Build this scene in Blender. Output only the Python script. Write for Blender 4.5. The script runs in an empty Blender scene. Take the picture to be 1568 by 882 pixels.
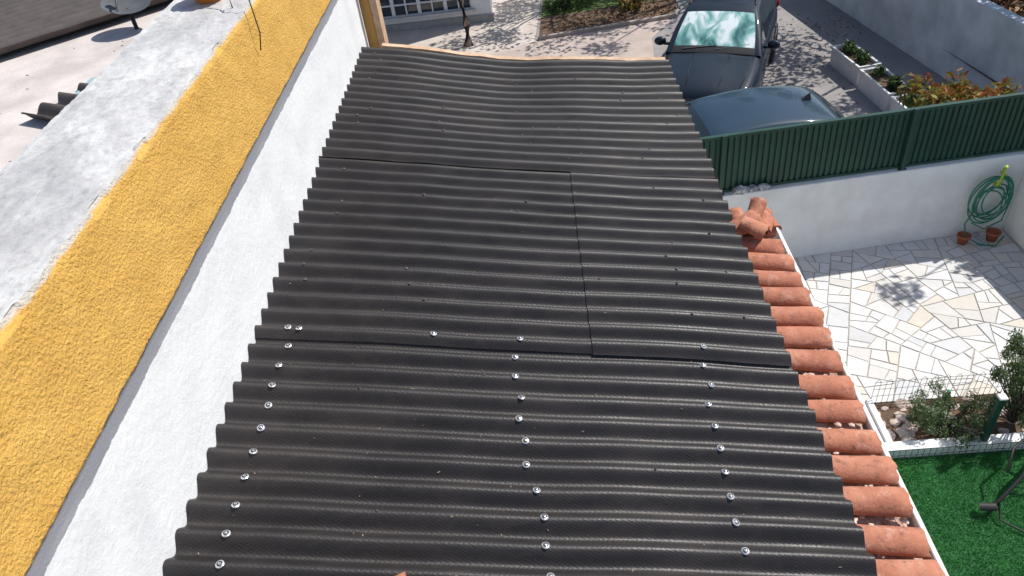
import bpy, bmesh, math, random
from mathutils import Vector, Matrix, noise
random.seed(7)
rad=math.radians
sc=bpy.context.scene
COL=sc.collection
# ------------------------------------------------------------------ helpers
def link(o,parent=None):
    COL.objects.link(o)
    if parent: o.parent=parent
    return o
def empty(name,loc=(0,0,0),rz=0):
    e=bpy.data.objects.new(name,None); e.location=loc; e.rotation_euler=(0,0,rz); e.empty_display_size=.1
    return link(e)
def meshobj(name,verts,faces,mats=None,midx=None,parent=None,smooth=False,loc=(0,0,0),rot=(0,0,0)):
    me=bpy.data.meshes.new(name); me.from_pydata([tuple(v) for v in verts],[],faces); 
    for m in (mats or []): me.materials.append(m)
    if midx: me.polygons.foreach_set("material_index",midx)
    if smooth: me.polygons.foreach_set("use_smooth",[True]*len(me.polygons))
    me.update()
    o=bpy.data.objects.new(name,me); o.location=loc; o.rotation_euler=rot
    return link(o,parent)
def bmobj(name,bm,mats,parent=None,smooth=False,loc=(0,0,0),rot=(0,0,0)):
    me=bpy.data.meshes.new(name); bm.to_mesh(me); bm.free()
    for m in mats: me.materials.append(m)
    if smooth: me.polygons.foreach_set("use_smooth",[True]*len(me.polygons))
    o=bpy.data.objects.new(name,me); o.location=loc; o.rotation_euler=rot
    return link(o,parent)
def add_box(bm,x0,x1,y0,y1,z0,z1,mi=0,M=None):
    co=[(x0,y0,z0),(x1,y0,z0),(x1,y1,z0),(x0,y1,z0),(x0,y0,z1),(x1,y0,z1),(x1,y1,z1),(x0,y1,z1)]
    vs=[bm.verts.new((M@Vector(c)) if M else c) for c in co]
    for f in ((3,2,1,0),(4,5,6,7),(0,1,5,4),(1,2,6,5),(2,3,7,6),(3,0,4,7)):
        fc=bm.faces.new([vs[i] for i in f]); fc.material_index=mi
def box(name,x0,x1,y0,y1,z0,z1,mat,parent=None,bev=0,loc=(0,0,0),rot=(0,0,0)):
    bm=bmesh.new(); add_box(bm,x0,x1,y0,y1,z0,z1)
    if bev: bmesh.ops.bevel(bm,geom=bm.edges[:],offset=bev,segments=2,affect='EDGES')
    return bmobj(name,bm,[mat],parent,loc=loc,rot=rot)
def tube(bm,pts,r,seg=6,mi=0,rs=None):
    rings=[]
    for i,p in enumerate(pts):
        p=Vector(p)
        d=(Vector(pts[min(i+1,len(pts)-1)])-Vector(pts[max(i-1,0)])).normalized()
        a=d.cross(Vector((0,0,1)))
        if a.length<1e-3: a=Vector((1,0,0))
        a.normalize(); b=d.cross(a)
        rr=rs[i] if rs else r
        rings.append([bm.verts.new(p+a*math.cos(t)*rr+b*math.sin(t)*rr) for t in [2*math.pi*k/seg for k in range(seg)]])
    for i in range(len(rings)-1):
        for k in range(seg):
            f=bm.faces.new((rings[i][k],rings[i][(k+1)%seg],rings[i+1][(k+1)%seg],rings[i+1][k])); f.material_index=mi; f.smooth=True
    for rg in (rings[0],rings[-1]):
        try: f=bm.faces.new(rg); f.material_index=mi
        except: pass
# ------------------------------------------------------------------ materials
class NT:
    def __init__(s,name):
        s.m=bpy.data.materials.new(name); s.m.use_nodes=True; s.t=s.m.node_tree; s.b=s.t.nodes['Principled BSDF']
        s.co=s.n('ShaderNodeTexCoord').outputs['Object']
    def n(s,t,**k):
        nd=s.t.nodes.new(t)
        for a,v in k.items(): setattr(nd,a,v)
        return nd
    def l(s,a,b): s.t.links.new(a,b)
    def noise(s,scale,detail=6,rough=.6,vec=None,dist=0):
        n=s.n('ShaderNodeTexNoise'); n.inputs['Scale'].default_value=scale; n.inputs['Detail'].default_value=detail; n.inputs['Roughness'].default_value=rough; n.inputs['Distortion'].default_value=dist
        s.l(vec or s.co,n.inputs['Vector']); return n.outputs['Fac']
    def ramp(s,fac,stops):
        r=s.n('ShaderNodeValToRGB'); e=r.color_ramp.elements
        while len(e)<len(stops): e.new(.5)
        for i,(p,c) in enumerate(stops):
            e[i].position=p; e[i].color=(c,c,c,1) if isinstance(c,(int,float)) else (*c,1)
        s.l(fac,r.inputs[0]); return r.outputs[0]
    def mix(s,fac,a,b,mode='MIX'):
        m=s.n('ShaderNodeMix',data_type='RGBA',blend_type=mode)
        for i,v in ((0,fac),(6,a),(7,b)):
            if hasattr(v,'links'): s.l(v,m.inputs[i])
            elif isinstance(v,(int,float)): m.inputs[i].default_value=v if i==0 else (v,v,v,1)
            else: m.inputs[i].default_value=(*v,1)
        return m.outputs[2]
    def mapping(s,scale):
        mp=s.n('ShaderNodeMapping'); mp.inputs['Scale'].default_value=scale; s.l(s.co,mp.inputs[0]); return mp.outputs[0]
    def bump(s,h,strength=.3,dist=.01,prev=None):
        b=s.n('ShaderNodeBump'); b.inputs['Strength'].default_value=strength; b.inputs['Distance'].default_value=dist
        s.l(h,b.inputs['Height'])
        if prev: s.l(prev,b.inputs['Normal'])
        s.l(b.outputs[0],s.b.inputs['Normal']); return b.outputs[0]
    def col(s,c):
        if hasattr(c,'links'): s.l(c,s.b.inputs['Base Color'])
        else: s.b.inputs['Base Color'].default_value=(*c,1)
    def set(s,**k):
        for a,v in k.items():
            s.b.inputs[a.replace('_',' ')].default_value=v
        return s
def simple(name,c1,c2=None,scale=8,rough=.7,bump=.2,bd=.005,bscale=None,metal=0,spec=.5,lo=.35,hi=.65):
    m=NT(name); c2=c2 or tuple(x*.75 for x in c1)
    m.col(m.ramp(m.noise(scale),[(lo,c1),(hi,c2)])); m.set(Roughness=rough,Metallic=metal,Specular_IOR_Level=spec)
    if bump: m.bump(m.noise(bscale or scale*6,4),bump,bd)
    return m.m
def attrmat(name,stops,rough=.7,trans=0):
    m=NT(name); a=m.n('ShaderNodeAttribute',attribute_name='rnd'); 
    c=m.ramp(a.outputs['Fac'],stops); m.col(c); m.set(Roughness=rough)
    if trans: 
        tr=m.n('ShaderNodeBsdfTranslucent'); m.l(c,tr.inputs[0]); mx=m.n('ShaderNodeMixShader'); mx.inputs[0].default_value=trans
        out=[n for n in m.t.nodes if n.type=='OUTPUT_MATERIAL'][0]
        m.l(m.b.outputs[0],mx.inputs[1]); m.l(tr.outputs[0],mx.inputs[2]); m.l(mx.outputs[0],out.inputs[0])
    return m
def setrnd(o,vals):
    at=o.data.attributes.new('rnd','FLOAT','FACE'); at.data.foreach_set('value',vals)

# bitumen roof
m=NT('bitumen_roof')
base=m.ramp(m.noise(2.2,8,.68,dist=.5),[(.3,(.0135,.0112,.0116)),(.5,(.020,.0168,.0168)),(.72,(.033,.027,.026))])
spk=m.ramp(m.noise(130,2,.5),[(.72,0.),(.79,.8)])
dust=m.ramp(m.noise(7,7,.72,m.mapping((.5,1.6,1)),.4),[(.50,0.),(.80,.6)])
c=m.mix(dust,base,(.060,.048,.043)); c=m.mix(spk,c,(.08,.07,.06))
m.col(c); m.set(Specular_IOR_Level=.50)
m.l(m.ramp(m.noise(6,5,.7),[(.35,.42),(.7,.58)]),m.b.inputs['Roughness'])
w1=m.n('ShaderNodeTexWave',bands_direction='DIAGONAL'); w1.inputs['Scale'].default_value=38; w1.inputs['Distortion'].default_value=1.6; m.l(m.co,w1.inputs[0])
w2=m.n('ShaderNodeTexWave',bands_direction='DIAGONAL'); w2.inputs['Scale'].default_value=38; w2.inputs['Distortion'].default_value=1.6; m.l(m.mapping((-1,1,1)),w2.inputs[0])
b1=m.bump(m.mix(.5,w1.outputs['Fac'],w2.outputs['Fac']),.18,.002)
b2=m.bump(m.noise(170,4),.38,.002,b1)
M_ROOF=m.m
m=NT('weathered_concrete')
c=m.ramp(m.noise(3.2,9,.72,m.mapping((1.6,.8,1)),.5),[(.30,(.36,.355,.35)),(.48,(.52,.51,.50)),(.64,(.70,.69,.67))])
st=m.ramp(m.noise(34,6,.78),[(.50,0.),(.72,.6)])
c=m.mix(st,c,(.24,.235,.23)); 
c=m.mix(m.ramp(m.noise(1.4,6,.7),[(.50,0.),(.66,.45)]),c,(.30,.30,.32))
m.col(c); m.set(Roughness=.9); m.bump(m.noise(70,6,.7),.6,.006); M_CONC=m.m
# parapet render: white below, grey band, ochre above
m=NT('painted_render')
sep=m.n('ShaderNodeSeparateXYZ'); m.l(m.co,sep.inputs[0])
nz=m.noise(10,6,.7)
ad=m.n('ShaderNodeMath',operation='MULTIPLY_ADD'); m.l(nz,ad.inputs[0]); ad.inputs[1].default_value=.028; m.l(sep.outputs['Z'],ad.inputs[2])
def step(v,t,w=.0015):
    mr=m.n('ShaderNodeMapRange'); mr.inputs[1].default_value=t-w; mr.inputs[2].default_value=t+w; m.l(v,mr.inputs[0]); return mr.outputs[0]
white=m.mix(m.ramp(m.noise(4,8,.75),[(.45,0.),(.75,.5)]),(.79,.79,.79),(.68,.68,.69))
white=m.mix(m.ramp(m.noise(1.6,7,.7,m.mapping((1,2.5,.7))),[(.54,0.),(.70,.3)]),white,(.56,.57,.59))
white=m.mix(m.ramp(m.noise(45,4,.7),[(.66,0.),(.74,.45)]),white,(.42,.40,.37))
yel=m.mix(m.ramp(m.noise(5,8,.72),[(.35,0.),(.7,1.)]),(.77,.46,.115),(.67,.375,.08))
yel=m.mix(m.ramp(m.noise(9,8,.75),[(.62,0.),(.76,.5)]),yel,(.46,.29,.14))
yel=m.mix(m.ramp(m.noise(80,3,.6),[(.30,.5),(.45,0.)]),yel,(.40,.22,.06))
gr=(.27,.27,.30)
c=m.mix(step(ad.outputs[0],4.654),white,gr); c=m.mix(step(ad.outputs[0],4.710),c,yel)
c=m.mix(step(ad.outputs[0],5.091,.004),c,(.60,.55,.48))
m.col(c); m.set(Roughness=.85,Specular_IOR_Level=.3)
yb=m.n('ShaderNodeMath',operation='MULTIPLY'); m.l(step(ad.outputs[0],4.710,.004),yb.inputs[0]); m.l(m.noise(115,3,.6),yb.inputs[1])
b1=m.bump(m.noise(120,5,.65),.5,.004); m.bump(yb.outputs[0],.7,.011,b1); M_WALL=m.m
m=NT('terracotta')
c=m.ramp(m.noise(7,8,.7),[(.3,(.54,.245,.16)),(.5,(.45,.18,.11)),(.72,(.33,.125,.08))])
c=m.mix(m.ramp(m.noise(30,7,.75),[(.54,0.),(.68,.8)]),c,(.12,.085,.07))
c=m.mix(m.ramp(m.noise(16,6,.7),[(.54,0.),(.70,.6)]),c,(.64,.42,.33))
m.col(c); m.set(Roughness=.9,Specular_IOR_Level=.25); m.bump(m.noise(80,6,.7),.6,.006); M_TERRA=m.m
M_WHITE=simple('white_painted_render',(.82,.82,.81),(.70,.69,.67),3,.85,.3,.004,60)
M_WHITE2=simple('white_aged_render',(.66,.68,.71),(.45,.47,.50),1.6,.9,.3,.006,40)
M_YELW=simple('ochre_render',(.58,.33,.10),(.47,.25,.07),6,.85,.5,.006,50)
M_WOOD=simple('pale_timber',(.60,.42,.28),(.42,.27,.16),12,.7,.3,.003,60)
M_TERR=simple('terrace_screed',(.66,.59,.55),(.48,.43,.40),4,.9,.4,.005,60)
M_MORT=simple('mortar_debris',(.62,.46,.38),(.30,.15,.11),35,.95,.8,.008,80)
M_GROUT=simple('grout',(.48,.44,.38),(.36,.33,.29),10,.95,.4,.004,90)
M_SOIL=simple('soil',(.17,.105,.065),(.07,.045,.03),9,1,.9,.02,40)
m=NT('driveway_concrete')
c=m.ramp(m.noise(1.1,8,.7),[(.35,(.33,.30,.285)),(.65,(.24,.225,.22))]); c=m.mix(m.ramp(m.noise(40,5,.7),[(.5,0.),(.7,.4)]),c,(.15,.14,.135)); m.col(c); m.set(Roughness=.92); m.bump(m.noise(90,4),.4,.005); M_DRIVE=m.m
M_PATH=simple('pale_concrete_path',(.58,.51,.45),(.45,.39,.34),2,.92,.3,.006,60)
M_GREENM=simple('green_metal',(.012,.060,.040),(.010,.042,.030),3,.45,.05,.002,40)
M_STEEL=simple('zinc_steel',(.82,.82,.82),(.62,.62,.63),60,.25,.0,metal=.75)
M_NAIL=simple('dull_nail_cap',(.22,.20,.19),(.10,.09,.09),60,.4,.0)
M_BLACK=simple('black_rubber',(.012,.012,.013),(.02,.02,.02),20,.6,.1,.002)
M_DARKP=simple('dark_plastic',(.03,.03,.033),(.045,.045,.05),20,.5,.1,.002)
M_WPLAS=simple('white_plastic',(.78,.78,.77),(.66,.66,.65),12,.45,.05,.002)
M_WIRE=simple('galvanised_wire',(.42,.43,.42),(.25,.26,.25),30,.5,0)
M_HOSE=simple('green_hose',(.02,.16,.10),(.03,.24,.15),30,.4,.0)
M_LIME=simple('lime_plastic',(.35,.5,.05),(.3,.42,.05),30,.4,.0)
M_RIM=simple('alloy',(.45,.46,.48),(.3,.3,.32),10,.3,0,metal=.8)
def paint(name,c,c2,cw=.6):
    m=NT(name); m.col(m.mix(m.ramp(m.noise(1.5,3,.5),[(.4,0.),(.7,1.)]),c,c2)); m.set(Metallic=0.,Roughness=.5,Specular_IOR_Level=.15,Coat_Weight=cw,Coat_Roughness=.04); return m.m
M_PSUV=paint('navy_paint',(.010,.018,.030),(.014,.023,.036),.5)
M_PBLUE=paint('dark_blue_paint',(.018,.042,.068),(.024,.050,.078),.8)
m=NT('car_glass'); m.col((.012,.018,.02)); m.set(Roughness=.04,Specular_IOR_Level=.6,Coat_Weight=.3); M_GLASS=m.m
m=NT('windscreen_with_sunshade')
vv=m.mapping((1.0,.5,.7))
c=m.ramp(m.noise(3.4,3,.5,vv,.5),[(.36,(.05,.15,.145)),(.45,(.16,.36,.33)),(.52,(.34,.56,.52)),(.59,(.80,.86,.85))])
m.col(c); m.set(Roughness=.15,Specular_IOR_Level=.5,Coat_Weight=.6,Coat_Roughness=.02); m.bump(m.noise(4,1),.15,.02); M_SHADE=m.m
m=NT('headlamp'); m.col(m.ramp(m.noise(14,2),[(.4,(.35,.37,.4)),(.6,(.8,.82,.85))])); m.set(Roughness=.08,Metallic=.5,Coat_Weight=1.); M_LAMP=m.m
M_RED=simple('tail_lamp_red',(.35,.01,.01),(.25,.01,.01),10,.2,0)
m=NT('house_window_glass'); m.col((.03,.045,.05)); m.set(Roughness=.08,Specular_IOR_Level=.8); M_WIN=m.m

# ------------------------------------------------------------------ roof
SL=math.tan(rad(10.6)); PITCH=.0955
def zroof(x): return 4.24-(x+1.14)*SL
def sstep(a,b,v):
    t=max(0,min(1,(v-a)/(b-a))); return t*t*(3-2*t)
def roof_pt(x,y,lift,prof=True):
    far=sstep(2.9,4.6,y)
    sag=-.058*far*math.exp(-((x+.22)/.5)**2)-.018*far*math.exp(-((x-.55)/.3)**2)
    wob=.009*noise.noise((x*1.3,y*.9,3))+.004*noise.noise((x*4,y*2.2,9))
    yy=y+far*(.16*(x+1.14)/2.0-.02)+.009*noise.noise((x*1.1,y*.8,17))+.002*noise.noise((x*2.5,round((y-2.065)/PITCH)*3.3,7))
    ph=2*math.pi*(y-2.065)/PITCH
    c=math.cos(ph); pr=.0195*c if prof else .0195
    return Vector((x,yy,zroof(x)-.019+pr+sag+wob+lift))
roof=empty('corrugated_roof',(0,0,0))
def sheet(name,x0,x1,y0,y1,lift,skew=0,gap=.35):
    nx=int((x1-x0)/.035); ny=int((y1-y0)/PITCH*16)
    vs=[];fs=[]
    for j in range(ny+1):
        y=y0+(y1-y0)*j/ny
        k=math.floor((y-2.065)/PITCH+.5)
        jit=.010*noise.noise((k*3.7,x1*5,1)) ; jit0=.003*noise.noise((k*2.7,x0*5,5))
        for i in range(nx+1):
            t=i/nx; x=(x0+jit0)*(1-t)+(x1+jit)*t
            edge=.0030*max(0,1-j/8)*(noise.noise((x*9,y0,4))+gap)
            p=roof_pt(x,y+skew*t*(1-j/ny),lift); p.z+=edge; vs.append(p)
    for j in range(ny):
        for i in range(nx):
            a=j*(nx+1)+i; fs.append((a,a+1,a+nx+2,a+nx+1))
    o=meshobj(name,vs,fs,[M_ROOF],parent=roof,smooth=True)
    md=o.modifiers.new('s','SOLIDIFY'); md.thickness=.003; md.offset=-1
    md=o.modifiers.new('e','EDGE_SPLIT'); md.split_angle=rad(60); md.use_edge_sharp=False
    return o
sheet('sheet_a',-1.138,.855,.15,2.13,0)
sheet('sheet_b',-1.139,.108,2.032,3.36,.0045,gap=.8)
sheet('sheet_c',.098,.850,2.026,3.34,.0092,gap=.8)
sheet('sheet_d',-1.139,.855,3.310,4.74,.0115)
# screws
scr=[(-.99,1.11),(-1.0,1.2),(-1.0,1.29),(-1.0,1.39),(-1.0,1.48),(-1.0,1.57),(-1.0,1.67),(-1.01,1.77),(-1.01,1.86),(-1.0,1.95),(-1.02,2.062),(-.98,2.062),
(-.11,1.2),(-.11,1.29),(-.13,1.38),(-.16,1.48),(-.16,1.57),(-.18,1.67),(-.17,1.76),(-.19,1.86),(-.19,1.95),(-.17,2.07),(-.49,2.065),
(.47,1.2),(.465,1.295),(.47,1.39),(.475,1.48),(.48,1.58),(.483,1.675),(.48,1.77),(.51,1.87),(.50,1.96),(.52,2.07),(-.99,1.01),(-.1,1.1),(.46,1.1)]
bm=bmesh.new()
def rlift(x,y): return 0 if y<2.03 else (.0115 if y>3.31 else (.0092 if x>.1 else .005))
def screw(bm,x,y,r=.0125,mi=(0,1)):
    k=round((y-2.065)/PITCH); y=2.065+k*PITCH+random.uniform(-.003,.003)
    p=roof_pt(x,y,.001+rlift(x,y)); tl=Matrix.Rotation(rad(10.6)+random.uniform(-.15,.15),4,'Y')@Matrix.Rotation(random.uniform(-.2,.2),4,'X')
    M=Matrix.Translation(p)@tl
    def ring(r,z): return [bm.verts.new(M@Vector((r*math.cos(t),r*math.sin(t),z))) for t in [2*math.pi*i/14 for i in range(14)]]
    R=[ring(r,0),ring(r*.98,.002),ring(r*.72,.004),ring(r*.66,.0042),ring(r*.58,.0022),ring(r*.36,.0022),ring(r*.30,.0065),ring(r*.14,.007)]
    mm=[0,0,0,1,1,0,0]
    for q in range(7):
        for i in range(14):
            f=bm.faces.new((R[q][i],R[q][(i+1)%14],R[q+1][(i+1)%14],R[q+1][i])); f.material_index=mm[q]; f.smooth=False
    f=bm.faces.new(R[-1]); f.material_index=1
for x,y in scr: screw(bm,x,y)
bmobj('roofing_screws',bm,[M_STEEL,M_DARKP],roof)
bm=bmesh.new()
for k in range(1,28):
    y=2.065+k*PITCH
    for x in (-1.0,-.58,-.12,.16,.50,.74):
        if random.random()<.33: screw(bm,x+random.uniform(-.05,.05),y,.0065)
for (x,y) in ((-.72,1.77),(-.12,1.0),(-.60,1.3),(.25,1.5),(-.3,1.85)): screw(bm,x,y,.004)
bmobj('painted_nails',bm,[M_NAIL,M_BLACK],roof)
bm=bmesh.new()
for i in range(300):
    x=random.uniform(-1.1,.82); y=random.uniform(.9,4.6); k=round((y-2.065)/PITCH-.5)+.5
    if random.random()<.5: y=2.065+k*PITCH+random.uniform(-.01,.01)
    p=roof_pt(x,y,.001+rlift(x,y)); r=random.uniform(.001,.003)
    bmesh.ops.create_icosphere(bm,subdivisions=1,radius=r,matrix=Matrix.Translation(p)@Matrix.Rotation(random.random()*3,4,'Z')@Matrix.Diagonal((1+random.random()*2.5,1,.6,1)))
bmobj('roof_crumbs',bm,[simple('crumbs',(.34,.24,.17),(.05,.04,.03),60,.9,0)],roof)
annex=empty('annex_building')
box('walls',-1.13,.80,-1.5,4.62,-.9,3.78,M_WHITE,annex)
box('eave_wall',.802,.99,-1.5,3.12,-.9,3.62,M_WHITE,annex)
def plate(name,mat,z0,z1,ya,yb,x0,x1,par):
    bm=bmesh.new(); n=30; rows=[]
    for i in range(n+1):
        x=x0+(x1-x0)*i/n; q=roof_pt(x,4.73,0,False); yy=q.y+.006*noise.noise((x*5,0,0)); zz=q.z-.019; zt=z1*(1-.45*i/n)+.006*noise.noise((x*9,3,0))
        rows.append([bm.verts.new((x,yy+ya,zz+z0)),bm.verts.new((x,yy+yb,zz+z0)),bm.verts.new((x,yy+yb,zz+zt)),bm.verts.new((x,yy+ya,zz+zt))])
    for i in range(n):
        for k in range(4): bm.faces.new((rows[i][k],rows[i][(k+1)%4],rows[i+1][(k+1)%4],rows[i+1][k]))
    bm.faces.new(rows[0]); bm.faces.new(rows[-1]); bmesh.ops.recalc_face_normals(bm,faces=bm.faces)
    bmobj(name,bm,[mat],par)
plate('end_plate',M_WOOD,-.11,.036,.035,.080,-1.015,.84,annex)
# ------------------------------------------------------------------ parapet wall
par=empty('parapet_wall')
def grid(name,nu,nv,fn,mat,parent,flip=False):
    vs=[fn(u/nu,v/nv) for v in range(nv+1) for u in range(nu+1)]
    fs=[]
    for v in range(nv):
        for u in range(nu):
            a=v*(nu+1)+u; q=(a,a+1,a+nu+2,a+nu+1); fs.append(q[::-1] if flip else q)
    return meshobj(name,vs,fs,[mat],parent=parent,smooth=True)
Y0,Y1=.2,4.93
def wf(u,v):
    y=Y0+(Y1-Y0)*u; z=4.0+1.09*v
    if z>4.69: 
        a=.0018*noise.noise((0,y*60,z*60))+.003*noise.noise((2,y*12,z*12))+.004
        if z>5.065: a-= (z-5.065)*.25*(1+noise.noise((1,y*9,2)))+ (.008 if noise.noise((3,y*4,1))>.3 else 0)
    elif z>4.65: a=-.001
    else: a=.0012*noise.noise((0,y*60,z*60))+.003*noise.noise((0,y*7,z*7))
    return Vector((-1.14+a,y,z))
grid('rendered_face',640,130,wf,M_WALL,par)
def tf(u,v):
    y=Y0+(Y1-Y0)*u; x=-1.14-.375*v
    e=.010*noise.noise((y*6,0,0)) if v>=1 else 0
    d=.004*noise.noise((x*14,y*14,0))+.003*noise.noise((x*50,y*50,0))
    if v==0: x=wf(u,1).x; d=0
    return Vector((x+e,y,5.09+d+.006*math.sin(v*math.pi)))
grid('cap',480,44,tf,M_CONC,par,flip=False)
box('core',-1.512,-1.154,-3,Y1,-.9,5.072,M_CONC,par)
box('rear_part',-1.514,-1.14,-3,Y0,4.0,5.09,M_CONC,par)
pil=empty('corner_pillar')
box('shaft',-1.138,-1.07,4.935,5.06,-.9,4.9,M_YELW,pil,.004)
box('timber_edge',-1.068,-1.025,4.92,5.05,3.6,4.9,M_WOOD,pil,.004)
# ------------------------------------------------------------------ terrace left
box('neighbour_terrace',-9,-1.516,-3,7,-.9,4.79,M_TERR)
def corr(name,L,Wd,amp,pitch,mat,parent=None,th=.004,edge=0):
    nx=int(Wd/pitch*12); ny=max(2,int(L/.06)); vs=[];fs=[]
    for j in range(ny+1):
        for i in range(nx+1):
            x=Wd*i/nx; y=L*j/ny+(edge*noise.noise((x*12,j//ny*7,2)) if j in(0,ny) else 0)
            vs.append((x,y,amp*math.cos(2*math.pi*x/pitch)+.003*noise.noise((x*4,y*4,1))))
    for j in range(ny):
        for i in range(nx):
            a=j*(nx+1)+i; fs.append((a,a+1,a+nx+2,a+nx+1))
    o=meshobj(name,vs,fs,[mat],parent=parent,smooth=True)
    s=o.modifiers.new('s','SOLIDIFY'); s.thickness=th
    md=o.modifiers.new('e','EDGE_SPLIT'); md.split_angle=rad(60); return o
M_ROOF2=simple('faded_bitumen',(.10,.080,.074),(.06,.049,.046),8,.75,.3,.003,80)
o=corr('corrugated_sheet_offcut',.16,.30,.022,.0955,M_ROOF2,edge=.03,th=.006); o.location=(-1.98,2.76,4.815); o.rotation_euler=(0,0,rad(64))
o=corr('neighbour_corrugated_roof',7,2.6,.019,.0955,M_ROOF2)
o.matrix_world=Matrix.Translation((-1.56,4.50,4.84))@Matrix.Rotation(rad(40.6),4,'Z')@Matrix.Rotation(rad(90),4,'Z')
meshobj('glass_scrap',[(-2.02,3.0,4.80),(-1.93,3.02,4.80),(-1.90,3.17,4.83),(-1.97,3.14,4.83)],[(0,1,2,3)],[simple('aqua_glass',(.35,.5,.52),(.3,.45,.48),5,.15,0)])
bm=bmesh.new()
for i in range(70):
    x=random.uniform(-2.9,-1.56); y=random.uniform(1.6,4.0); r=random.uniform(.002,.006)
    bmesh.ops.create_icosphere(bm,subdivisions=1,radius=r,matrix=Matrix.Translation((x,y,4.791))@Matrix.Diagonal((1.5,1,.5,1)))
bmobj('terrace_grit',bm,[simple('grit',(.2,.17,.15),(.4,.35,.3),60,.9,0)])
dish=empty('satellite_dish',(-2.06,3.86,4.90),0)
bm=bmesh.new(); rings=[]
for k in range(7):
    r=.12*k/6
    rings.append([bm.verts.new((r*math.cos(t),r*math.sin(t)*.92,.03*(k/6)**2)) for t in [2*math.pi*i/28 for i in range(28)]] if k else [bm.verts.new((0,0,0))])
for i in range(28): bm.faces.new((rings[0][0],rings[1][i],rings[1][(i+1)%28]))
for k in range(1,6):
    for i in range(28): bm.faces.new((rings[k][i],rings[k+1][i],rings[k+1][(i+1)%28],rings[k][(i+1)%28]))
d=bmobj('reflector',bm,[simple('grey_dish',(.11,.12,.13),(.08,.085,.09),10,.7,0,spec=.2)],dish,True); d.rotation_euler=(rad(12),rad(10),0)
bm=bmesh.new(); tube(bm,[(0,-.11,.02),(0,-.06,.09),(0,.0,.12)],.006); tube(bm,[(0,.0,-.11),(0,.0,0)],.012); tube(bm,[(-.015,.0,.12),(.02,.0,.125)],.02,8)
bmobj('feed_arm',bm,[M_DARKP],dish)
bm=bmesh.new(); 
for (r0,z0,r1,z1) in ((.05,0,.085,.07),(.085,.07,.095,.07),(.095,.07,.095,.09),(.095,.09,.075,.09),(.075,.09,.06,.02)):
    a=[bm.verts.new((r0*math.cos(t),r0*math.sin(t),z0)) for t in [2*math.pi*i/24 for i in range(24)]]
    b=[bm.verts.new((r1*math.cos(t),r1*math.sin(t),z1)) for t in [2*math.pi*i/24 for i in range(24)]]
    for i in range(24): bm.faces.new((a[i],a[(i+1)%24],b[(i+1)%24],b[i]))
bmobj('orange_flower_pot',bm,[simple('orange_pot',(.65,.22,.03),(.55,.18,.03),8,.5,.0)],None,True,loc=(-1.33,3.15,5.093))
bm=bmesh.new(); tube(bm,[(-1.2,3.02,5.09),(-1.2,3.02,5.16),(-1.16,3.0,5.19),(-1.11,2.98,5.17),(-1.105,2.97,5.0),(-1.125,2.97,4.93)],.0028); tube(bm,[(-1.2,3.02,5.15),(-1.25,3.08,5.2)],.003); tube(bm,[(-1.16,3.0,5.19),(-1.13,3.04,5.24)],.003)  # bracket hook; dark wire down the ochre face stands in for an antenna shadow
bmobj('bracket_antenna_shadow',bm,[M_DARKP])
# ------------------------------------------------------------------ eave tiles
eave=empty('clay_tile_eave')
def barrel(bm,x0,x1,y,z0,r0,r1,th=.011,rise=-SL,M=None,mi=0,yaw_=0,sd=0):
    ns=12; st=7; outer=[];inner=[]
    for s in range(st+1):
        t=s/st; x=x0+(x1-x0)*t; r=r0+(r1-r0)*t; z=z0+(x-x0)*rise
        oo=[];ii=[]
        for k in range(ns+1):
            a=math.pi*k/ns; wob=.0025*noise.noise((x*18,sd*7.3+y*3,a*1.5)); chip=(.010*noise.noise((sd*9.1,a*3,1))) if s==st else 0
            for lst,rr in ((oo,r+wob),(ii,r-th)):
                v=Vector((x+chip,y+yaw_*(x-x0)+rr*math.cos(a),z+rr*math.sin(a)*.92)); lst.append(bm.verts.new(M@v if M else v))
        outer.append(oo);inner.append(ii)
    for s in range(st):
        for k in range(ns):
            for g,fl in ((outer,0),(inner,1)):
                q=(g[s][k],g[s+1][k],g[s+1][k+1],g[s][k+1]); f=bm.faces.new(q if fl else q[::-1]); f.smooth=True; f.material_index=mi
        for k in (0,ns):
            f=bm.faces.new((outer[s][k],inner[s][k],inner[s+1][k],outer[s+1][k])); f.material_index=mi
    for s in (0,st):
        for k in range(ns):
            f=bm.faces.new((outer[s][k],outer[s][k+1],inner[s][k+1],inner[s][k])); f.material_index=mi
bm=bmesh.new(); y=3.04; kk=0
while y>.2:
    j=lambda a:random.uniform(-a,a); kk+=1
    barrel(bm,.70,1.075+j(.010),y+j(.005),3.80+j(.005),.045+j(.003),.054+j(.003),yaw_=j(.035),sd=kk,rise=-SL+j(.02))
    y-=.1315
bmobj('cover_tiles',bm,[M_TERRA],eave)
vs=[];fs=[];NX=14;NY=500
for jx in range(NX+1):
    x=.78+.285*jx/NX
    for iy in range(NY+1):
        yy=.1+(3.09-.1)*iy/NY; z=3.776-(x-.78)*SL-.012+.010*math.cos(2*math.pi*(yy-3.04)/.1315)+.009*noise.noise((x*30,yy*30,0))+.006*noise.noise((x*80,yy*80,0))
        vs.append((x+(.012*noise.noise((yy*12,0,0)) if jx==NX else 0),yy,z))
for jx in range(NX):
    for iy in range(NY):
        a=jx*(NY+1)+iy; fs.append((a,a+NY+1,a+NY+2,a+1))
meshobj('channel_and_mortar',vs,fs,[M_MORT],parent=eave,smooth=True)
bm=bmesh.new()
for i in range(150):
    k=random.randint(0,20); yy=3.04-.1315*(k+.5)+random.uniform(-.022,.022); x=random.uniform(.86,1.07); r=random.uniform(.003,.011)
    rr=bmesh.ops.create_icosphere(bm,subdivisions=1,radius=r,matrix=Matrix.Translation((x,yy,3.779-(x-.78)*SL))@Matrix.Rotation(random.random()*3,4,'Z')@Matrix.Diagonal((1.6,1,.7,1)))
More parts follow.
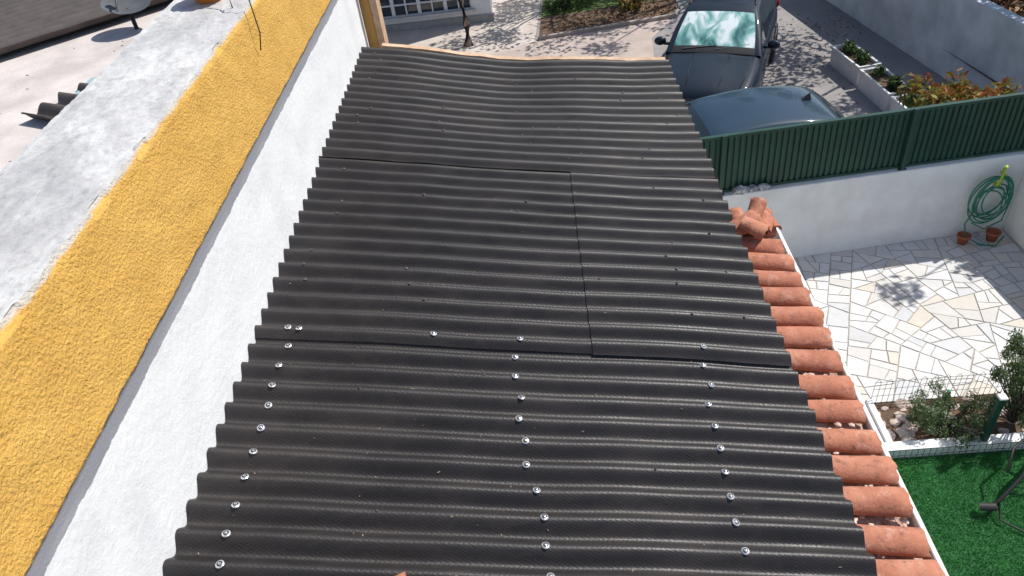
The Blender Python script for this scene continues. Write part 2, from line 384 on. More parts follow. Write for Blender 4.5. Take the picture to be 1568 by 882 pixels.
bmobj('mortar_lumps',bm,[simple('mortar_lump',(.76,.64,.56),(.5,.28,.2),40,.9,.3)],eave)
box('white_fascia',1.083,1.10,.0,3.12,3.55,3.735,M_WHITE,eave,.002)
box('fascia_back',.992,1.082,.0,3.12,3.50,3.66,M_WHITE,eave)
bm=bmesh.new(); q=0
for (x,yy,z,rz,ry,s) in ((.89,2.97,3.845,20,-12,1.15),(1.00,3.00,3.815,70,10,1.),(.93,2.91,3.87,-35,15,.95),(1.04,3.06,3.78,110,-5,1.),(.90,3.09,3.80,95,0,.9),(.965,3.03,3.885,60,-25,.8),(1.02,3.13,3.78,15,0,.8)):
    M=Matrix.Translation((x,yy,z))@Matrix.Rotation(rad(rz),4,'Z')@Matrix.Rotation(rad(ry),4,'Y'); q+=1
    barrel(bm,-.065*s,.065*s,0,-.02,.042*s,.052*s,M=M,rise=0,sd=q*3)
bmobj('broken_tile_pieces',bm,[M_TERRA],eave)
bm=bmesh.new(); barrel(bm,-.04,.05,0,0,.03,.035,M=Matrix.Translation((-.53,1.045,4.135))@Matrix.Rotation(rad(20),4,'Z'),rise=0)
bmobj('tile_fragment',bm,[M_TERRA])
# ------------------------------------------------------------------ ground
def sheetz(name,pts,z,mat,parent=None):
    return meshobj(name,[(x,y,z) for x,y in pts],[tuple(range(len(pts)))],[mat],parent=parent)
GZ=-.9
sheetz('ground',[(-150,-150),(150,-150),(150,200),(-150,200)],GZ-.004,simple('earth',(.25,.19,.13),(.12,.10,.06),.6,1,.3,.02,8))
sheetz('driveway',[(-6,4.7),(7.2,4.7),(8.6,7.0),(8.1,11.5),(6.6,21),(5.2,26),(-6,26)],GZ+.0,M_DRIVE)
sheetz('garden_path',[(-3.9,17.2),(-.5,17.0),(-.1,17.75),(.15,20.6),(.6,24),(-6,24),(-6,17.4)],GZ+.004,M_PATH)
sheetz('concrete_apron',[(-1.5,14.2),(2.3,14.2),(2.6,17.1),(3.3,18.2),(0,17.75),(-1.5,17.0)],GZ+.008,simple('pinkish_concrete',(.50,.41,.36),(.38,.32,.28),2,.92,.3,.005,50))
patio=empty('patio')
box('patio_base',.995,5.1,-3,6.99,-.9,.488,M_GROUT,patio)
def split(poly,out,target):
    A=0
    for i in range(len(poly)):
        a=poly[i];b=poly[(i+1)%len(poly)];A+=a.x*b.y-b.x*a.y
    A=abs(A)/2
    if A<target*random.uniform(.5,1.9) : out.append(poly);return
    best=None
    for i in range(len(poly)):
        for j in range(i+1,len(poly)):
            d=(poly[i]-poly[j]).length
            if best is None or d>best[0]: best=(d,poly[j]-poly[i])
    ax=best[1].normalized()
    th=random.gauss(0,.08) if A<.6 else random.uniform(-.5,.5); e=max(((poly[(i+1)%len(poly)]-poly[i]) for i in range(len(poly))),key=lambda v:v.length).normalized()
    nn=Vector((e.x*math.cos(th)-e.y*math.sin(th),e.x*math.sin(th)+e.y*math.cos(th)))
    if abs(nn.dot(ax))<.5: nn=ax
    cen=sum(poly,Vector((0,0)))/len(poly); c=cen.dot(nn)+random.uniform(-.15,.15)*best[0]
    for sg in (1,-1):
        np_=[]
        for i in range(len(poly)):
            a=poly[i];b=poly[(i+1)%len(poly)]; da=(a.dot(nn)-c)*sg; db=(b.dot(nn)-c)*sg
            if da>=0: np_.append(a)
            if da*db<0: np_.append(a+(b-a)*(da/(da-db)))
        if len(np_)>2: split(np_,out,target)
def inset(poly,g):
    A=sum(poly[i].x*poly[(i+1)%len(poly)].y-poly[(i+1)%len(poly)].x*poly[i].y for i in range(len(poly)))
    if A<0: poly=poly[::-1]
    n=len(poly); out=poly[:]
    for i in range(n):
        a=poly[i];b=poly[(i+1)%n]; e=b-a
        if e.length<1e-6: continue
        e.normalize(); nn=Vector((-e.y,e.x)); c=a.dot(nn)+g*random.uniform(.6,1.6)
        res=[]
        for k in range(len(out)):
            p=out[k];q=out[(k+1)%len(out)]; dp=p.dot(nn)-c; dq=q.dot(nn)-c
            if dp>=0: res.append(p)
            if dp*dq<0: res.append(p+(q-p)*(dp/(dp-dq)))
        out=res
        if len(out)<3: return None
    return out
cells=[]
split([Vector((1.0,4.62)),Vector((5.06,4.62)),Vector((5.06,7.02)),Vector((1.0,6.72))],cells,.034)
bm=bmesh.new(); rv=[]
for c in cells:
    q=inset(c,.0055)
    if not q or len(q)<3: continue
    z=.496+random.uniform(-.002,.0015)
    lo=[bm.verts.new((v.x,v.y,.487)) for v in q]
    top=[bm.verts.new((v.x,v.y,z)) for v in q]
    bm.faces.new(top); n0=1
    for i in range(len(q)): bm.faces.new((lo[i],lo[(i+1)%len(q)],top[(i+1)%len(q)],top[i])); n0+=1
    rv+= [random.random()]*n0
mm=attrmat('flagstone',[(0,(.57,.54,.50)),(.2,(.68,.67,.66)),(.45,(.62,.615,.61)),(.65,(.68,.645,.58)),(.85,(.54,.545,.56)),(1,(.62,.55,.45))],.6)
src=mm.b.inputs['Base Color'].links[0].from_socket
mm.col(mm.mix(mm.ramp(mm.noise(5,8,.75),[(.42,0.),(.75,.6)]),src,(.43,.42,.41))); mm.bump(mm.noise(25,5),.35,.005)
o=bmobj('flagstones',bm,[mm.m],patio); setrnd(o,rv)
bw=empty('boundary_wall',(2.72,6.84,0),rad(4.6))
box('wall',-3.2,2.5,0,.16,-.9,1.47,M_WHITE,bw,.006)
box('return_wall',2.36,2.50,-4.3,-.002,-.9,1.46,M_WHITE,bw,.006)
fe=empty('green_screen_fence',(2.72,6.84,0),rad(4.6))
prof=[]; x=-3.2; vs=[];fs=[]
while x<4.8:
    for dx,dy in ((0,0),(.034,0),(.040,.018),(.056,.018)): prof.append((x+dx,dy))
    x+=.0625
for i,(a,b) in enumerate(prof): vs+=[(a,.06+b,1.51),(a,.06+b,2.13)]
fs=[(2*i,2*i+2,2*i+3,2*i+1) for i in range(len(prof)-1)]
o=meshobj('ribbed_panel',vs,fs,[M_GREENM],parent=fe); s=o.modifiers.new('s','SOLIDIFY'); s.thickness=.003
bm=bmesh.new(); add_box(bm,-3.2,4.8,.05,.095,2.13,2.16); add_box(bm,-3.2,4.8,.05,.095,1.485,1.512)
for xx in (-2.9,-.95,1.0,2.95,4.75): add_box(bm,xx-.022,xx+.022,.015,.048,1.472,2.175)
for xx in (-2.9,-.95,1.0,2.95): add_box(bm,xx-.04,xx+.04,.012,.05,1.474,1.484)
bmobj('rails_and_posts',bm,[M_GREENM],fe)
bm=bmesh.new()
for (x,s) in ((2.0,.07),(2.12,.055),(2.24,.065),(1.93,.05)):
    yy=6.84+(x-2.72)*.08+.03
    r=bmesh.ops.create_icosphere(bm,subdivisions=3,radius=s,matrix=Matrix.Translation((x,yy,1.47+s*.5))@Matrix.Diagonal((1.1,.8,.6,1)))
    for v in r['verts']: v.co+=Vector((1,1,1))*.02*noise.noise(v.co*18)+Vector((0,0,1))*.02*noise.noise(v.co*35)
bmobj('crumpled_bags',bm,[simple('grey_bag',(.6,.6,.62),(.12,.13,.14),14,.5,.4,.01,30)],None,True)
hose=empty('garden_hose',(4.72,6.955,1.04),rad(4.6))
bm=bmesh.new(); pts=[]
for i in range(620):
    t=i/620*2*math.pi*8.5; r=.19+.05*math.sin(i*.021)+.03*noise.noise((i*.02,0,0))
    pts.append((r*.95*math.cos(t)+.035*math.sin(t*.37),-.05-.06*(.5+.5*math.sin(t*.61)),r*1.2*math.sin(t)-.02+.05*math.cos(t*.23)))
tube(bm,pts,.008,6)
tube(bm,[(-.12,-.04,-.15),(-.20,-.06,-.32),(-.18,-.1,-.46),(-.05,-.2,-.53),(.1,-.25,-.53),(.2,-.2,-.45)],.0085,6)
tube(bm,[(.15,-.04,.1),(.24,-.06,-.1),(.2,-.08,-.32),(.02,-.09,-.40),(-.14,-.08,-.30)],.0085,6)
bmobj('coil',bm,[M_HOSE],hose)
bm=bmesh.new(); tube(bm,[(0,-.005,.17),(0,-.09,.17),(0,-.12,.24),(0,-.12,.40),(.02,-.11,.42)],.02,8); tube(bm,[(-.03,-.11,.36),(.05,-.11,.30)],.012,8)
bmobj('hanger_and_nozzle',bm,[M_LIME],hose)
def pot(name,loc,s,mat):
    bm=bmesh.new(); n=20
    pr=((.0,0),(.6,0),(.85,.8),(.98,.8),(.98,1.0),(.86,1.0),(.8,.75),(0,.72))
    rg=[[bm.verts.new((s*r*math.cos(2*math.pi*i/n),s*r*math.sin(2*math.pi*i/n),s*1.5*z)) for i in range(n)] for r,z in pr]
    for k in range(len(pr)-1):
        for i in range(n):
            try: bm.faces.new((rg[k][i],rg[k][(i+1)%n],rg[k+1][(i+1)%n],rg[k+1][i]))
            except: pass
    bmesh.ops.remove_doubles(bm,verts=bm.verts,dist=1e-5)
    return bmobj(name,bm,[mat],None,True,loc=loc)
M_POT=simple('red_clay',(.40,.11,.05),(.3,.08,.04),9,.8,.2)
pot('terracotta_pot',(4.53,6.83,.496),.075,M_POT); pot('terracotta_pot',(4.85,6.84,.496),.08,M_POT)
# ------------------------------------------------------------------ foliage
def leaves(name,clumps,n,size,mat,parent=None,loc=(0,0,0),long=1.6,up=0):
    vs=[];fs=[];rv=[]
    for i in range(n):
        c=random.choice(clumps); v=Vector((random.gauss(0,1),random.gauss(0,1),random.gauss(0,1))); v.normalize(); v*=random.random()**.45
        p=Vector(c[:3])+Vector((v.x*c[3],v.y*c[3],v.z*c[3]*(c[4] if len(c)>4 else .8)))
        a=Vector((random.gauss(0,1),random.gauss(0,1),random.gauss(0,1)+up)).normalized(); b=a.cross(Vector((random.gauss(0,1),random.gauss(0,1),random.gauss(0,1)))).normalized()
        s=size*random.uniform(.6,1.3); k=len(vs)
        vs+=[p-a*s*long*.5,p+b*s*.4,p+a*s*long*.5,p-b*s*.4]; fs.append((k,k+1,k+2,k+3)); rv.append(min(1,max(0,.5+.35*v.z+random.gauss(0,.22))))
    o=meshobj(name,vs,fs,[mat],parent=parent,loc=loc); setrnd(o,rv); return o
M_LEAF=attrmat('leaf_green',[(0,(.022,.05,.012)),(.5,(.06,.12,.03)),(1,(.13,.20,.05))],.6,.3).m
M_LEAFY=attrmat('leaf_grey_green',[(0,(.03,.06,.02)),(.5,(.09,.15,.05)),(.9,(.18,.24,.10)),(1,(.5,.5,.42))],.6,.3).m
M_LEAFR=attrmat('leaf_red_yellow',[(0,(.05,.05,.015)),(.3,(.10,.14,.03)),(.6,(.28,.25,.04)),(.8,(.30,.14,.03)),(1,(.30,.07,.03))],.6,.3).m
M_BARK=simple('bark',(.10,.075,.055),(.05,.035,.03),14,.95,.6,.01,40)
def bush(name,loc,r,h,n,size,mat,up=0,ncl=14,sp=1.1,cr=(.2,.38)):
    e=empty(name,loc); cl=[]
    bm=bmesh.new()
    for i in range(ncl):
        a=random.uniform(0,6.28); q=r*random.random()**.5*.85; z=h*random.uniform(.25,.95)
        cl.append((q*math.cos(a),q*math.sin(a),z,r*random.uniform(*cr),sp))
        tube(bm,[(0,0,0),(q*.4*math.cos(a),q*.4*math.sin(a),z*.5),(q*math.cos(a),q*math.sin(a),z)],.01,5,rs=[.012,.007,.003])
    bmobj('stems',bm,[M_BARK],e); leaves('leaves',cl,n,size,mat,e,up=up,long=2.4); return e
def tree(name,loc,h,r,n=4200,size=.10,trunk=.12,lean=(0,0)):
    e=empty(name,loc); bm=bmesh.new(); cl=[]
    top=Vector((lean[0],lean[1],h*.55)); tube(bm,[(0,0,0),(lean[0]*.3,lean[1]*.3,h*.25),top],.1,8,rs=[trunk,trunk*.8,trunk*.6])
    for i in range(17):
        a=i*2.4+random.random(); q=r*random.uniform(.3,.98); z=h*random.uniform(.55,1.0)
        p=Vector((lean[0]+q*math.cos(a),lean[1]+q*math.sin(a),z)); tube(bm,[top*random.uniform(.7,1.),(top+p)/2+Vector((0,0,.15)),p],.03,6,rs=[trunk*.4,trunk*.25,trunk*.08])
        cl.append((*p,r*random.uniform(.20,.36),.7))
    bmobj('trunk',bm,[M_BARK],e); leaves('crown',cl,n,size,M_LEAF,e); return e
tree('garden_tree',(8.9,15.6,GZ),5.4,2.3,3200)
tree('garden_tree',(9.9,13.3,GZ),5.2,1.7,2200)
tree('garden_tree',(2.3,20.9,GZ),5.2,2.5,3600)
tree('garden_tree',(5.9,20.4,GZ),5.4,2.4,3600)
tree('garden_tree',(-.6,23.6,GZ),5.4,2.2,3000)
tree('garden_tree',(6.45,7.75,GZ),5.2,.95,1800,.07,.06)
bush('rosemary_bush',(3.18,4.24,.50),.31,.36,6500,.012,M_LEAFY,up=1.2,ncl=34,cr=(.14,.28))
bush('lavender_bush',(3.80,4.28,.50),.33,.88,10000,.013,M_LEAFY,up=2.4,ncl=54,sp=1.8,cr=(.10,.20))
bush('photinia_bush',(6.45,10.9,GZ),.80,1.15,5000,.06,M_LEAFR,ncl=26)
sheetz('flower_bed_soil',[(2.2,4.1),(5.0,4.1),(5.0,4.61),(2.2,4.61)],.506,M_SOIL)
bm=bmesh.new()
for i in range(60):
    s=random.uniform(.02,.06); r=bmesh.ops.create_icosphere(bm,subdivisions=2,radius=s,matrix=Matrix.Translation((random.uniform(2.6,4.4),random.uniform(4.15,4.58),.51))@Matrix.Diagonal((1.3,1,.5,1)))
    for v in r['verts']: v.co+=Vector((1,1,.5))*.015*noise.noise(v.co*25)
bmobj('bed_stones',bm,[simple('pale_stones',(.60,.50,.44),(.4,.3,.25),9,.8,.2)])
box('white_kerb',2.2,5.0,4.0,4.10,.45,.60,M_WHITE,None,.006)
box('white_kerb',2.66,2.72,4.102,4.62,.45,.56,M_WHITE,None,.006)
M_TURF=attrmat('artificial_turf',[(0,(.015,.12,.02)),(.5,(.03,.20,.035)),(1,(.06,.28,.06))],.6,.15).m
sheetz('turf_base',[(1.0,-1),(5.0,-1),(5.0,3.998),(1.0,3.998)],.5,simple('turf_backing',(.02,.13,.03),(.012,.08,.02),12,.9,.6,.01,90))
vs=[];fs=[];rv=[]
for i in range(42000):
    x=random.uniform(2.3,4.3);y=random.uniform(2.6,3.99);a=random.uniform(0,6.28);h=random.uniform(.015,.03);k=len(vs);w=.0028
    lx,ly=random.gauss(0,.012)+.012*noise.noise((x*3,y*3,0)),random.gauss(0,.012)+.02*noise.noise((x*3,y*3,5))
    vs+=[(x-w*math.cos(a),y-w*math.sin(a),.5),(x+w*math.cos(a),y+w*math.sin(a),.5),(x+lx,y+ly,.5+h)];fs.append((k,k+1,k+2));rv.append(min(1,max(0,.5+.6*noise.noise((x*4,y*4,2))+random.gauss(0,.2))))
o=meshobj('artificial_grass',vs,fs,[M_TURF]); setrnd(o,rv)
def wirefence(name,x0,x1,y,z0,z1,dx,rows,mat,r=.002,loops=False):
    bm=bmesh.new(); n=int((x1-x0)/dx)
    for i in range(n+1):
        x=x0+i*dx; tube(bm,[(x,y,z0),(x,y,z1)],r,4)
        if loops and i%2==0 and i<n:
            tube(bm,[(x,y,z1),(x+dx*.5,y,z1+dx*.7),(x+dx,y,z1)],r,4)
    for k in range(rows+1):
        z=z0+(z1-z0)*k/rows; tube(bm,[(x0,y,z),(x1,y,z)],r*1.3,4)
    return bmobj(name,bm,[mat])
wirefence('wire_edging_fence',2.72,4.6,4.63,.49,.76,.05,3,M_WIRE,.0030,True)
wirefence('green_wire_fence',2.5,5.0,3.97,.5,.64,.05,2,M_GREENM,.003)
post=empty('green_fence_post',(3.42,4.05,.5))
box('post',-.024,.024,-.024,.024,.1,.62,M_GREENM,post,.003)
box('cap',-.032,.032,-.032,.032,.62,.64,M_WPLAS,post,.004)
bm=bmesh.new(); tube(bm,[(3.95,4.0,.72),(3.80,3.85,.88),(3.62,3.72,.88),(3.42,3.55,.75),(3.25,3.45,.62),(3.16,3.42,.56)],.016,6); tube(bm,[(3.25,3.45,.6),(3.22,3.33,.54),(3.35,3.22,.53),(3.55,3.14,.53),(3.8,3.1,.53)],.009,6); tube(bm,[(3.80,3.85,.86),(3.66,3.92,.78),(3.46,3.78,.82),(3.36,3.62,.74)],.011,6); tube(bm,[(3.62,3.72,.86),(3.68,3.6,.7),(3.72,3.5,.53)],.012,6); tube(bm,[(3.11,3.44,.57),(3.21,3.40,.61)],.032,8)
bmobj('black_cable',bm,[M_BLACK])
bm=bmesh.new(); tube(bm,[(0,0,0),(0,0,.004),(0,0,.12),(0,0,.15),(0,0,.18),(0,0,.19)],.03,12,rs=[.028,.032,.032,.014,.012,.016]); bmobj('green_bottle',bm,[simple('green_plastic',(.03,.3,.12),(.02,.2,.1),9,.3,0)],loc=(3.33,4.53,.505))
# ------------------------------------------------------------------ house
h=empty('white_house',(0,0,0))
HY=19.4
bm=bmesh.new()
add_box(bm,-12,-4.35,HY,HY+8,GZ,3.4); add_box(bm,-4.35,-1.62,HY,HY+8,GZ,GZ+.32); add_box(bm,-1.62,-1.15,HY,HY+8,GZ,3.4); add_box(bm,-4.35,-1.62,HY,HY+8,1.9,3.4)
bmobj('walls',bm,[M_WHITE],h)
box('window_sill',-4.42,-1.55,HY-.1,HY-.003,GZ+.30,GZ+.37,simple('sill_stone',(.6,.58,.54),(.5,.48,.45),8),h)
box('plinth',-4.42,-1.10,HY-.04,HY-.002,GZ,GZ+.2,simple('plinth_grey',(.35,.34,.33)),h)
box('window_glass',-4.34,-1.63,HY+.12,HY+.14,GZ+.325,1.895,M_WIN,h)
bm=bmesh.new()
for i in range(9): x=-4.34+i*(2.71/8); wd=.045 if i%2==0 else .018; add_box(bm,x-wd,x+wd,HY+.05,HY+.115,GZ+.33,1.89)
for k in range(9): z=GZ+.36+k*.28; add_box(bm,-4.33,-1.64,HY+.06,HY+.112,z-.018,z+.018)
bmobj('window_frames',bm,[M_WPLAS],h)
bm=bmesh.new(); add_box(bm,-12.4,-.7,HY-.5,HY+8.4,3.402,3.5)
bmobj('roof',bm,[M_TERRA],h)
e=empty('small_palm',(-1.72,17.9,GZ)); bm=bmesh.new()
tube(bm,[(0,0,0),(.03,0,.5),(-.02,0,1.1),(.05,0,1.9),(.02,0,2.6)],.05,8,rs=[.13,.09,.075,.07,.06]); bmobj('trunk',bm,[M_BARK],e)
leaves('crown',[(0,0,2.8,.7),(.4,.2,2.9,.5),(-.4,0,2.8,.5)],900,.12,M_LEAF,e,long=3)
sheetz('planting_bed',[(.0,17.8),(3.35,18.3),(3.6,19.6),(.1,19.2)],GZ+.012,M_SOIL)
sheetz('lawn',[(.1,19.2),(3.6,19.6),(4.6,26),(.6,26)],GZ+.012,simple('lawn_base',(.06,.12,.025),(.09,.10,.03),3,1,.5,.02,30))
box('bed_kerb',0,3.42,-.05,.05,0,.09,simple('kerb_stone',(.42,.36,.32),(.3,.26,.22),6),None,.01,loc=(-.02,17.75,GZ),rot=(0,0,rad(8.5)))
leaves('lawn_grass',[(1.2,21,GZ+.03,1.0,.05),(2.4,20.8,GZ+.03,1.0,.05),(.9,20,GZ+.03,.7,.06),(2.8,20.2,GZ+.03,.8,.06),(2.2,22.5,GZ+.04,1.5,.04)],9000,.045,M_LEAF,long=2,up=2)
leaves('fallen_leaves',[(.8,18.5,GZ+.02,.7,.02),(2.0,18.7,GZ+.02,.8,.02),(3.0,18.9,GZ+.02,.6,.02)],700,.05,attrmat('fallen_leaf',[(0,(.06,.03,.02)),(.6,(.22,.12,.06)),(1,(.36,.26,.14))],.8).m)
leaves('driveway_leaf_litter',[(5.6,14.5,GZ+.01,1.2,.004),(5.2,12.2,GZ+.01,1.0,.004),(6.4,16.5,GZ+.01,1.2,.004),(6.9,12.5,GZ+.01,.8,.004)],500,.035,attrmat('litter_leaf',[(0,(.06,.03,.02)),(.6,(.20,.12,.06)),(1,(.36,.26,.14))],.8).m)
bush('garden_shrub',(1.3,20.9,GZ),.6,.7,1500,.07,M_LEAF)
bush('garden_shrub',(2.3,19.1,GZ),.4,.3,500,.06,M_LEAFR)
bush('garden_shrub',(.7,19.5,GZ),.4,.35,600,.06,M_LEAF)
# ------------------------------------------------------------------ right boundary wall
dx,dy=8.02-6.9,11.3-18.6; ang=math.atan2(dy,dx); Lw=math.hypot(dx,dy)
rw=empty('side_boundary_wall',(6.72,19.6,0),ang)
box('wall',0,Lw+2.4,0,.2,GZ,.66,M_WHITE2,rw,.01)
sheetz('neighbour_ground',[(8.3,8),(30,8),(30,40),(6.8,40),(6.8,20.5)],GZ+.5,M_SOIL)
leaves('dry_leaf_heap',[(9.2,14.5,GZ+.8,1.2,.3),(9.5,16.5,GZ+.8,1.4,.3),(9.3,13,GZ+.8,1.0,.3)],3500,.10,attrmat('dry_leaves',[(0,(.05,.025,.015)),(.6,(.20,.10,.05)),(1,(.32,.2,.11))],.8).m)
for (x,y,rz) in ((6.15,14.25,8),(6.27,13.05,6),(6.40,11.85,8)):
    e=empty('white_planter',(x,y,GZ),rad(rz)); bm=bmesh.new()
    w,l,hh,t=.21,.54,.38,.025
    for a in ((-w,w,-l,-l+t),(-w,w,l-t,l),(-w,-w+t,-l+t,l-t),(w-t,w,-l+t,l-t)): add_box(bm,a[0],a[1],a[2],a[3],0,hh)
    add_box(bm,-w+t,w-t,-l+t,l-t,0,hh-.06,1)
    for a in ((-w-.02,w+.02,-l-.02,-l-.001),(-w-.02,w+.02,l+.001,l+.02),(-w-.02,-w-.001,-l,l),(w+.001,w+.02,-l,l)): add_box(bm,a[0],a[1],a[2],a[3],hh-.05,hh+.004)
    bmobj('trough',bm,[M_WPLAS,M_SOIL],e)
    leaves('plants',[(0,random.uniform(-.35,.35),hh+.05,.12,1.2) for _ in range(4)],260,.05,M_LEAF,e,long=2.6,up=1.5)
# ------------------------------------------------------------------ cars
def car(name,loc,rz,L,W,H,PA,windscreen,suv=True):
    e=empty(name,loc,rz); k=L/4.5; hz=H/1.66; hw=W/2
    st=[(-2.25,.66,.70,.34),(-2.2,.80,.82,.26),(-2.02,.925,.92,.22),(-1.6,1.0,.98,.22),(-1.15,1.055,1.,.22),(-.85,1.085,1.,.22),(-.3,1.06,1.,.22),(.4,1.07,1.,.22),(1.1,1.08,1.,.22),(1.7,1.07,.985,.22),(2.05,1.03,.95,.24),(2.2,.95,.90,.30),(2.25,.80,.82,.36)]
    vs=[];fs=[];mi=[]
    def sect(y,top,w,bot):
        w*=hw; t=top*hz; b=bot*hz
        return [(0,y*k,b),(w*.82,y*k,b),(w*.97,y*k,b+.10),(w*1.0,y*k,b+(t-b)*.42),(w*.985,y*k,b+(t-b)*.72),(w*.93,y*k,t-.055),(w*.80,y*k,t-.012),(w*.62,y*k,t-.018),(w*.3,y*k,t+.012),(0,y*k,t+.018)]
    NP=10
    for s in st: vs+=sect(*s)
    for i in range(len(st)-1):
        for j in range(NP-1):
            a=i*NP+j; fs.append((a,a+1,a+NP+1,a+NP)); mi.append(1 if j<2 else 0)
    fs.append(tuple(range(NP))); mi.append(0); fs.append(tuple(range((len(st)-1)*NP,len(st)*NP))[::-1]); mi.append(0)
    o=meshobj('body',vs,fs,[PA,M_DARKP],mi,e,True)
    md=o.modifiers.new('m','MIRROR'); md.use_axis[0]=True; md.merge_threshold=.002
    md=o.modifiers.new('s','SUBSURF'); md.levels=2; md.render_levels=2
    if suv: gs=[(-.98,1.07,.84),(-.92,1.12,.82),(-.52,1.37,.75),(-.16,1.565,.68),(.0,1.61,.66),(.5,1.655,.66),(1.1,1.65,.655),(1.65,1.60,.64),(1.80,1.55,.63),(2.04,1.20,.72),(2.1,1.06,.76)]
    else: gs=[(-1.10,1.06,.84),(-1.02,1.11,.82),(-.58,1.34,.75),(-.20,1.545,.69),(.0,1.60,.675),(.5,1.655,.67),(1.0,1.65,.665),(1.55,1.57,.65),(1.72,1.50,.64),(2.10,1.18,.72),(2.18,1.04,.76)]
    vs=[];fs=[];mi=[]; NP=8
    for (y,z,wt) in gs:
        z*=hz; zb=1.0*hz; wb=.86*hw/.93*.98; q=(z-zb)/(1.6*hz-zb); wt=wt*hw/.93; wt2=wb+(wt-wb)*max(0,min(1,q))
        vs+=[(wb,y*k,zb),(wb+(wt2-wb)*.5+.012,y*k,zb+(z-zb)*.5),(wt2+.01,y*k,z-.07*min(1,q+.1)),(wt2-.03,y*k,z-.028*min(1,q+.1)),(wt2-.075,y*k,z-.008),(wt2*.62,y*k,z+.008),(wt2*.3,y*k,z+.016),(0,y*k,z+.018)]
    for i in range(len(gs)-1):
        for j in range(NP-1):
            a=i*NP+j; fs.append((a,a+1,a+NP+1,a+NP))
            if j in(0,1): m_=2 if i in(0,1,2,3,4,5,6,8) else 0
            elif j in (2,3): m_=0
            else: m_= 3 if i in (1,2) else (2 if i in(8,) else (4 if i==0 else 0))
            mi.append(m_)
    o=meshobj('greenhouse',vs,fs,[PA,M_DARKP,M_GLASS,windscreen,M_BLACK],mi,e,True)
    md=o.modifiers.new('m','MIRROR'); md.merge_threshold=.002
    md=o.modifiers.new('s','SUBSURF'); md.levels=2; md.render_levels=2
    bm=bmesh.new()
    for sx in (-1,1):
        for yy in (-1.38*k,1.36*k):
            r=.345*min(1,hz+.05); X=sx*(hw-.10)
            prof=((-.11,.0),(-.11,r*.6),(-.12,r*.93),(-.08,r),(.08,r),(.12,r*.93),(.115,r*.66),(.07,r*.62),(.06,.0))
            ring=[[bm.verts.new((X+sx*p[0],yy+p[1]*math.cos(t),r+p[1]*math.sin(t))) for t in [2*math.pi*i/28 for i in range(28)]] for p in prof]
            for q in range(8):
                for i in range(28):
                    f=bm.faces.new((ring[q][i],ring[q][(i+1)%28],ring[q+1][(i+1)%28],ring[q+1][i])); f.material_index=0
            for s5 in range(5):
                M=Matrix.Translation((X+sx*.085,yy,r))@Matrix.Rotation(s5*2*math.pi/5,4,'X'); add_box(bm,-.015,.02,-.03,.03,.0,r*.64,1,M)
    bmobj('wheels',bm,[M_BLACK,M_RIM],e)
    bm=bmesh.new()
    for sx in (-1,1):
        for yy in (-1.38*k,1.36*k):
            r=.41; r0=.345*min(1,hz+.05)
            a=[bm.verts.new((sx*(hw+.006),yy+r*math.cos(t),r0+r*math.sin(t))) for t in [math.pi*i/16 for i in range(17)]]
            b=[bm.verts.new((sx*(hw+.006),yy+(r-.06)*math.cos(t),r0+(r-.06)*math.sin(t))) for t in [math.pi*i/16 for i in range(17)]]
            for i in range(16): bm.faces.new((a[i],a[i+1],b[i+1],b[i]))
    o=bmobj('wheel_arches',bm,[M_DARKP],e); o.modifiers.new('s','SOLIDIFY').thickness=.03
    bm=bmesh.new()
    add_box(bm,-.50,.50,-2.275*k,-2.20*k,.52*hz,.72*hz,1)
    for q in range(4): add_box(bm,-.49,.49,-2.287*k,-2.277*k,(.545+.045*q)*hz,(.558+.045*q)*hz,2)
    add_box(bm,-.62,.62,-2.27*k,-2.2*k,.30*hz,.43*hz,1)
    add_box(bm,-.24,.24,-2.30*k,-2.28*k,.42*hz,.52*hz,3)
    bmobj('grille_and_plate',bm,[M_BLACK,M_BLACK,M_RIM,M_WPLAS],e)
    bm=bmesh.new()
    for sx in (-1,1):
        bmesh.ops.create_icosphere(bm,subdivisions=3,radius=1,matrix=Matrix.Translation((sx*hw*.74,-2.06*k,.80*hz))@Matrix.Rotation(sx*rad(28),4,'Z')@Matrix.Diagonal((.21,.13,.075,1)))
    bmobj('headlamps',bm,[M_LAMP],e,True)
    bm=bmesh.new()
    for sx in (-1,1):
        bmesh.ops.create_icosphere(bm,subdivisions=3,radius=1,matrix=Matrix.Translation((sx*hw*.86,2.12*k,.92*hz))@Matrix.Diagonal((.09,.10,.13,1)))
    bmobj('tail_lamps',bm,[M_RED],e,True)
    bm=bmesh.new()
    for sx in (-1,1):
        bmesh.ops.create_icosphere(bm,subdivisions=3,radius=1,matrix=Matrix.Translation((sx*(hw+.10),-.62*k,1.13*hz))@Matrix.Rotation(sx*rad(-12),4,'Z')@Matrix.Diagonal((.115,.065,.085,1)))
        add_box(bm,min(sx*(hw-.08),sx*(hw+.03)),max(sx*(hw-.08),sx*(hw+.03)),-.64*k,-.58*k,1.06*hz,1.10*hz)
    bmobj('door_mirrors',bm,[PA],e,True)
    bm=bmesh.new()
    if suv:
        for sx in (-1,1): tube(bm,[(sx*.60,.05,1.60*hz),(sx*.60,.2,1.665*hz),(sx*.595,1.3,1.665*hz),(sx*.585,1.5,1.61*hz)],.016,8)
    v=[bm.verts.new(c) for c in ((-.025,1.35*k,1.63*hz),(.025,1.35*k,1.63*hz),(.02,1.5*k,1.60*hz),(-.02,1.5*k,1.60*hz),(0,1.47*k,1.73*hz))]
    for f in ((0,1,4),(1,2,4),(2,3,4),(3,0,4)): bm.faces.new([v[i] for i in f])
    tube(bm,[(-.55,-.93*k,1.125*hz),(.05,-.86*k,1.18*hz)],.008,5); tube(bm,[(.05,-.93*k,1.13*hz),(.62,-.80*k,1.19*hz)],.008,5)
    bmobj('rails_antenna_wipers',bm,[M_DARKP],e)
    bm=bmesh.new()
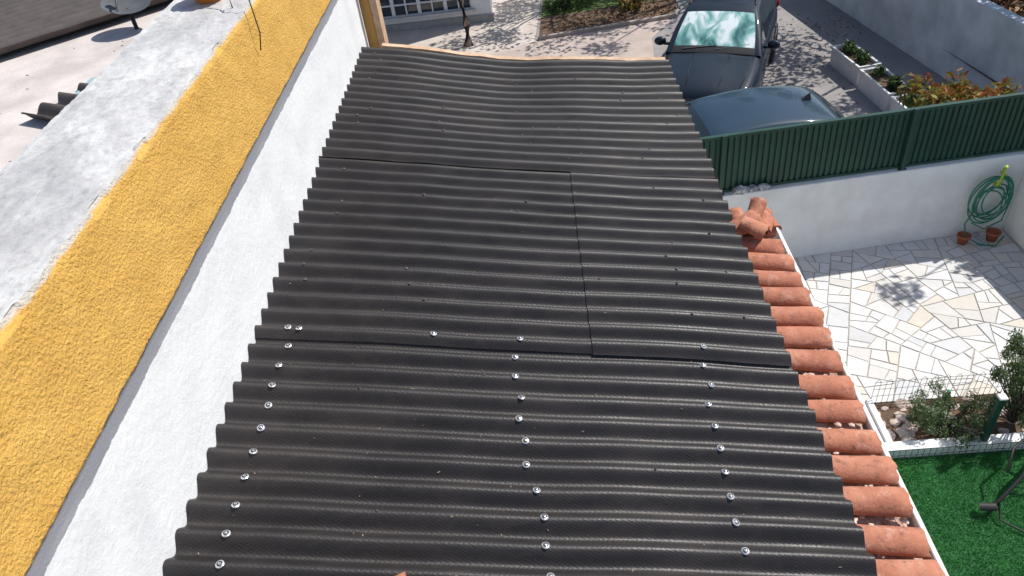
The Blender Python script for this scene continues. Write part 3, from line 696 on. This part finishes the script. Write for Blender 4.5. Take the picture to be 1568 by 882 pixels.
    for sx in (-1,1):
        for yy in (-.85,.18,1.12): add_box(bm,sx*(hw*.992)-.004,sx*(hw*.992)+.004,yy*k-.004,yy*k+.004,.35*hz,.98*hz)
        for yy in (-.02,.98): add_box(bm,min(sx*hw*.98,sx*(hw+.025)),max(sx*hw*.98,sx*(hw+.025)),yy*k-.07,yy*k+.07,.86*hz,.885*hz)
        tube(bm,[(sx*hw*.80,-.95*k,1.070*hz),(sx*hw*.77,-1.5*k,1.010*hz),(sx*hw*.68,-2.0*k,.925*hz)],.006,4)
        tube(bm,[(sx*hw*.35,-1.0*k,1.094*hz),(sx*hw*.33,-1.6*k,1.022*hz),(sx*hw*.3,-2.0*k,.942*hz)],.004,4)
    bmobj('door_gaps_handles',bm,[M_DARKP],e)
    return e
car('parked_suv',(3.50,14.32,GZ),rad(-21),4.5,1.88,1.68,M_PSUV,M_SHADE)
car('parked_car',(2.55,10.40,GZ),rad(-90+5),4.35,1.84,1.50,M_PBLUE,M_GLASS,False)
# ------------------------------------------------------------------ light & camera
w=bpy.data.worlds.new("World"); sc.world=w; w.use_nodes=True
sk=w.node_tree.nodes.new('ShaderNodeTexSky'); sk.sky_type='NISHITA'; sk.sun_disc=False
sv=Vector((.66,.32,1.0)).normalized()
sk.sun_elevation=math.asin(sv.z); sk.sun_rotation=math.atan2(sv.x,sv.y); sk.air_density=1; sk.dust_density=1.0
bg=w.node_tree.nodes['Background']; w.node_tree.links.new(sk.outputs[0],bg.inputs[0]); bg.inputs[1].default_value=.125
sl=bpy.data.lights.new('sun','SUN'); sl.energy=5.0; sl.angle=rad(.5); sl.color=(1,.965,.91)
so=link(bpy.data.objects.new('sun',sl)); so.rotation_euler=sv.to_track_quat('Z','Y').to_euler(); so.location=(5,5,20)
p=rad(39.14); yaw=rad(4.8); roll=rad(8.1)
Hf=Vector((-math.sin(yaw),math.cos(yaw),0)); Z=Vector((0,0,1))
F=Hf*math.cos(p)-Z*math.sin(p); R0=Vector((math.cos(yaw),math.sin(yaw),0)); U0=Hf*math.sin(p)+Z*math.cos(p)
c,s=math.cos(roll),math.sin(roll); Rr=R0*c-U0*s; Ur=R0*s+U0*c
cd=bpy.data.cameras.new('camera'); cd.sensor_width=36; cd.lens=1150/1568*36; cd.clip_end=500; cd.clip_start=.02
co=link(bpy.data.objects.new('camera',cd))
Mx=Matrix((Rr,Ur,-F)).transposed().to_4x4(); Mx.translation=(0,0,6.0); co.matrix_world=Mx
sc.camera=co
sc.view_settings.view_transform='Standard'; sc.view_settings.look='None'; sc.view_settings.exposure=0
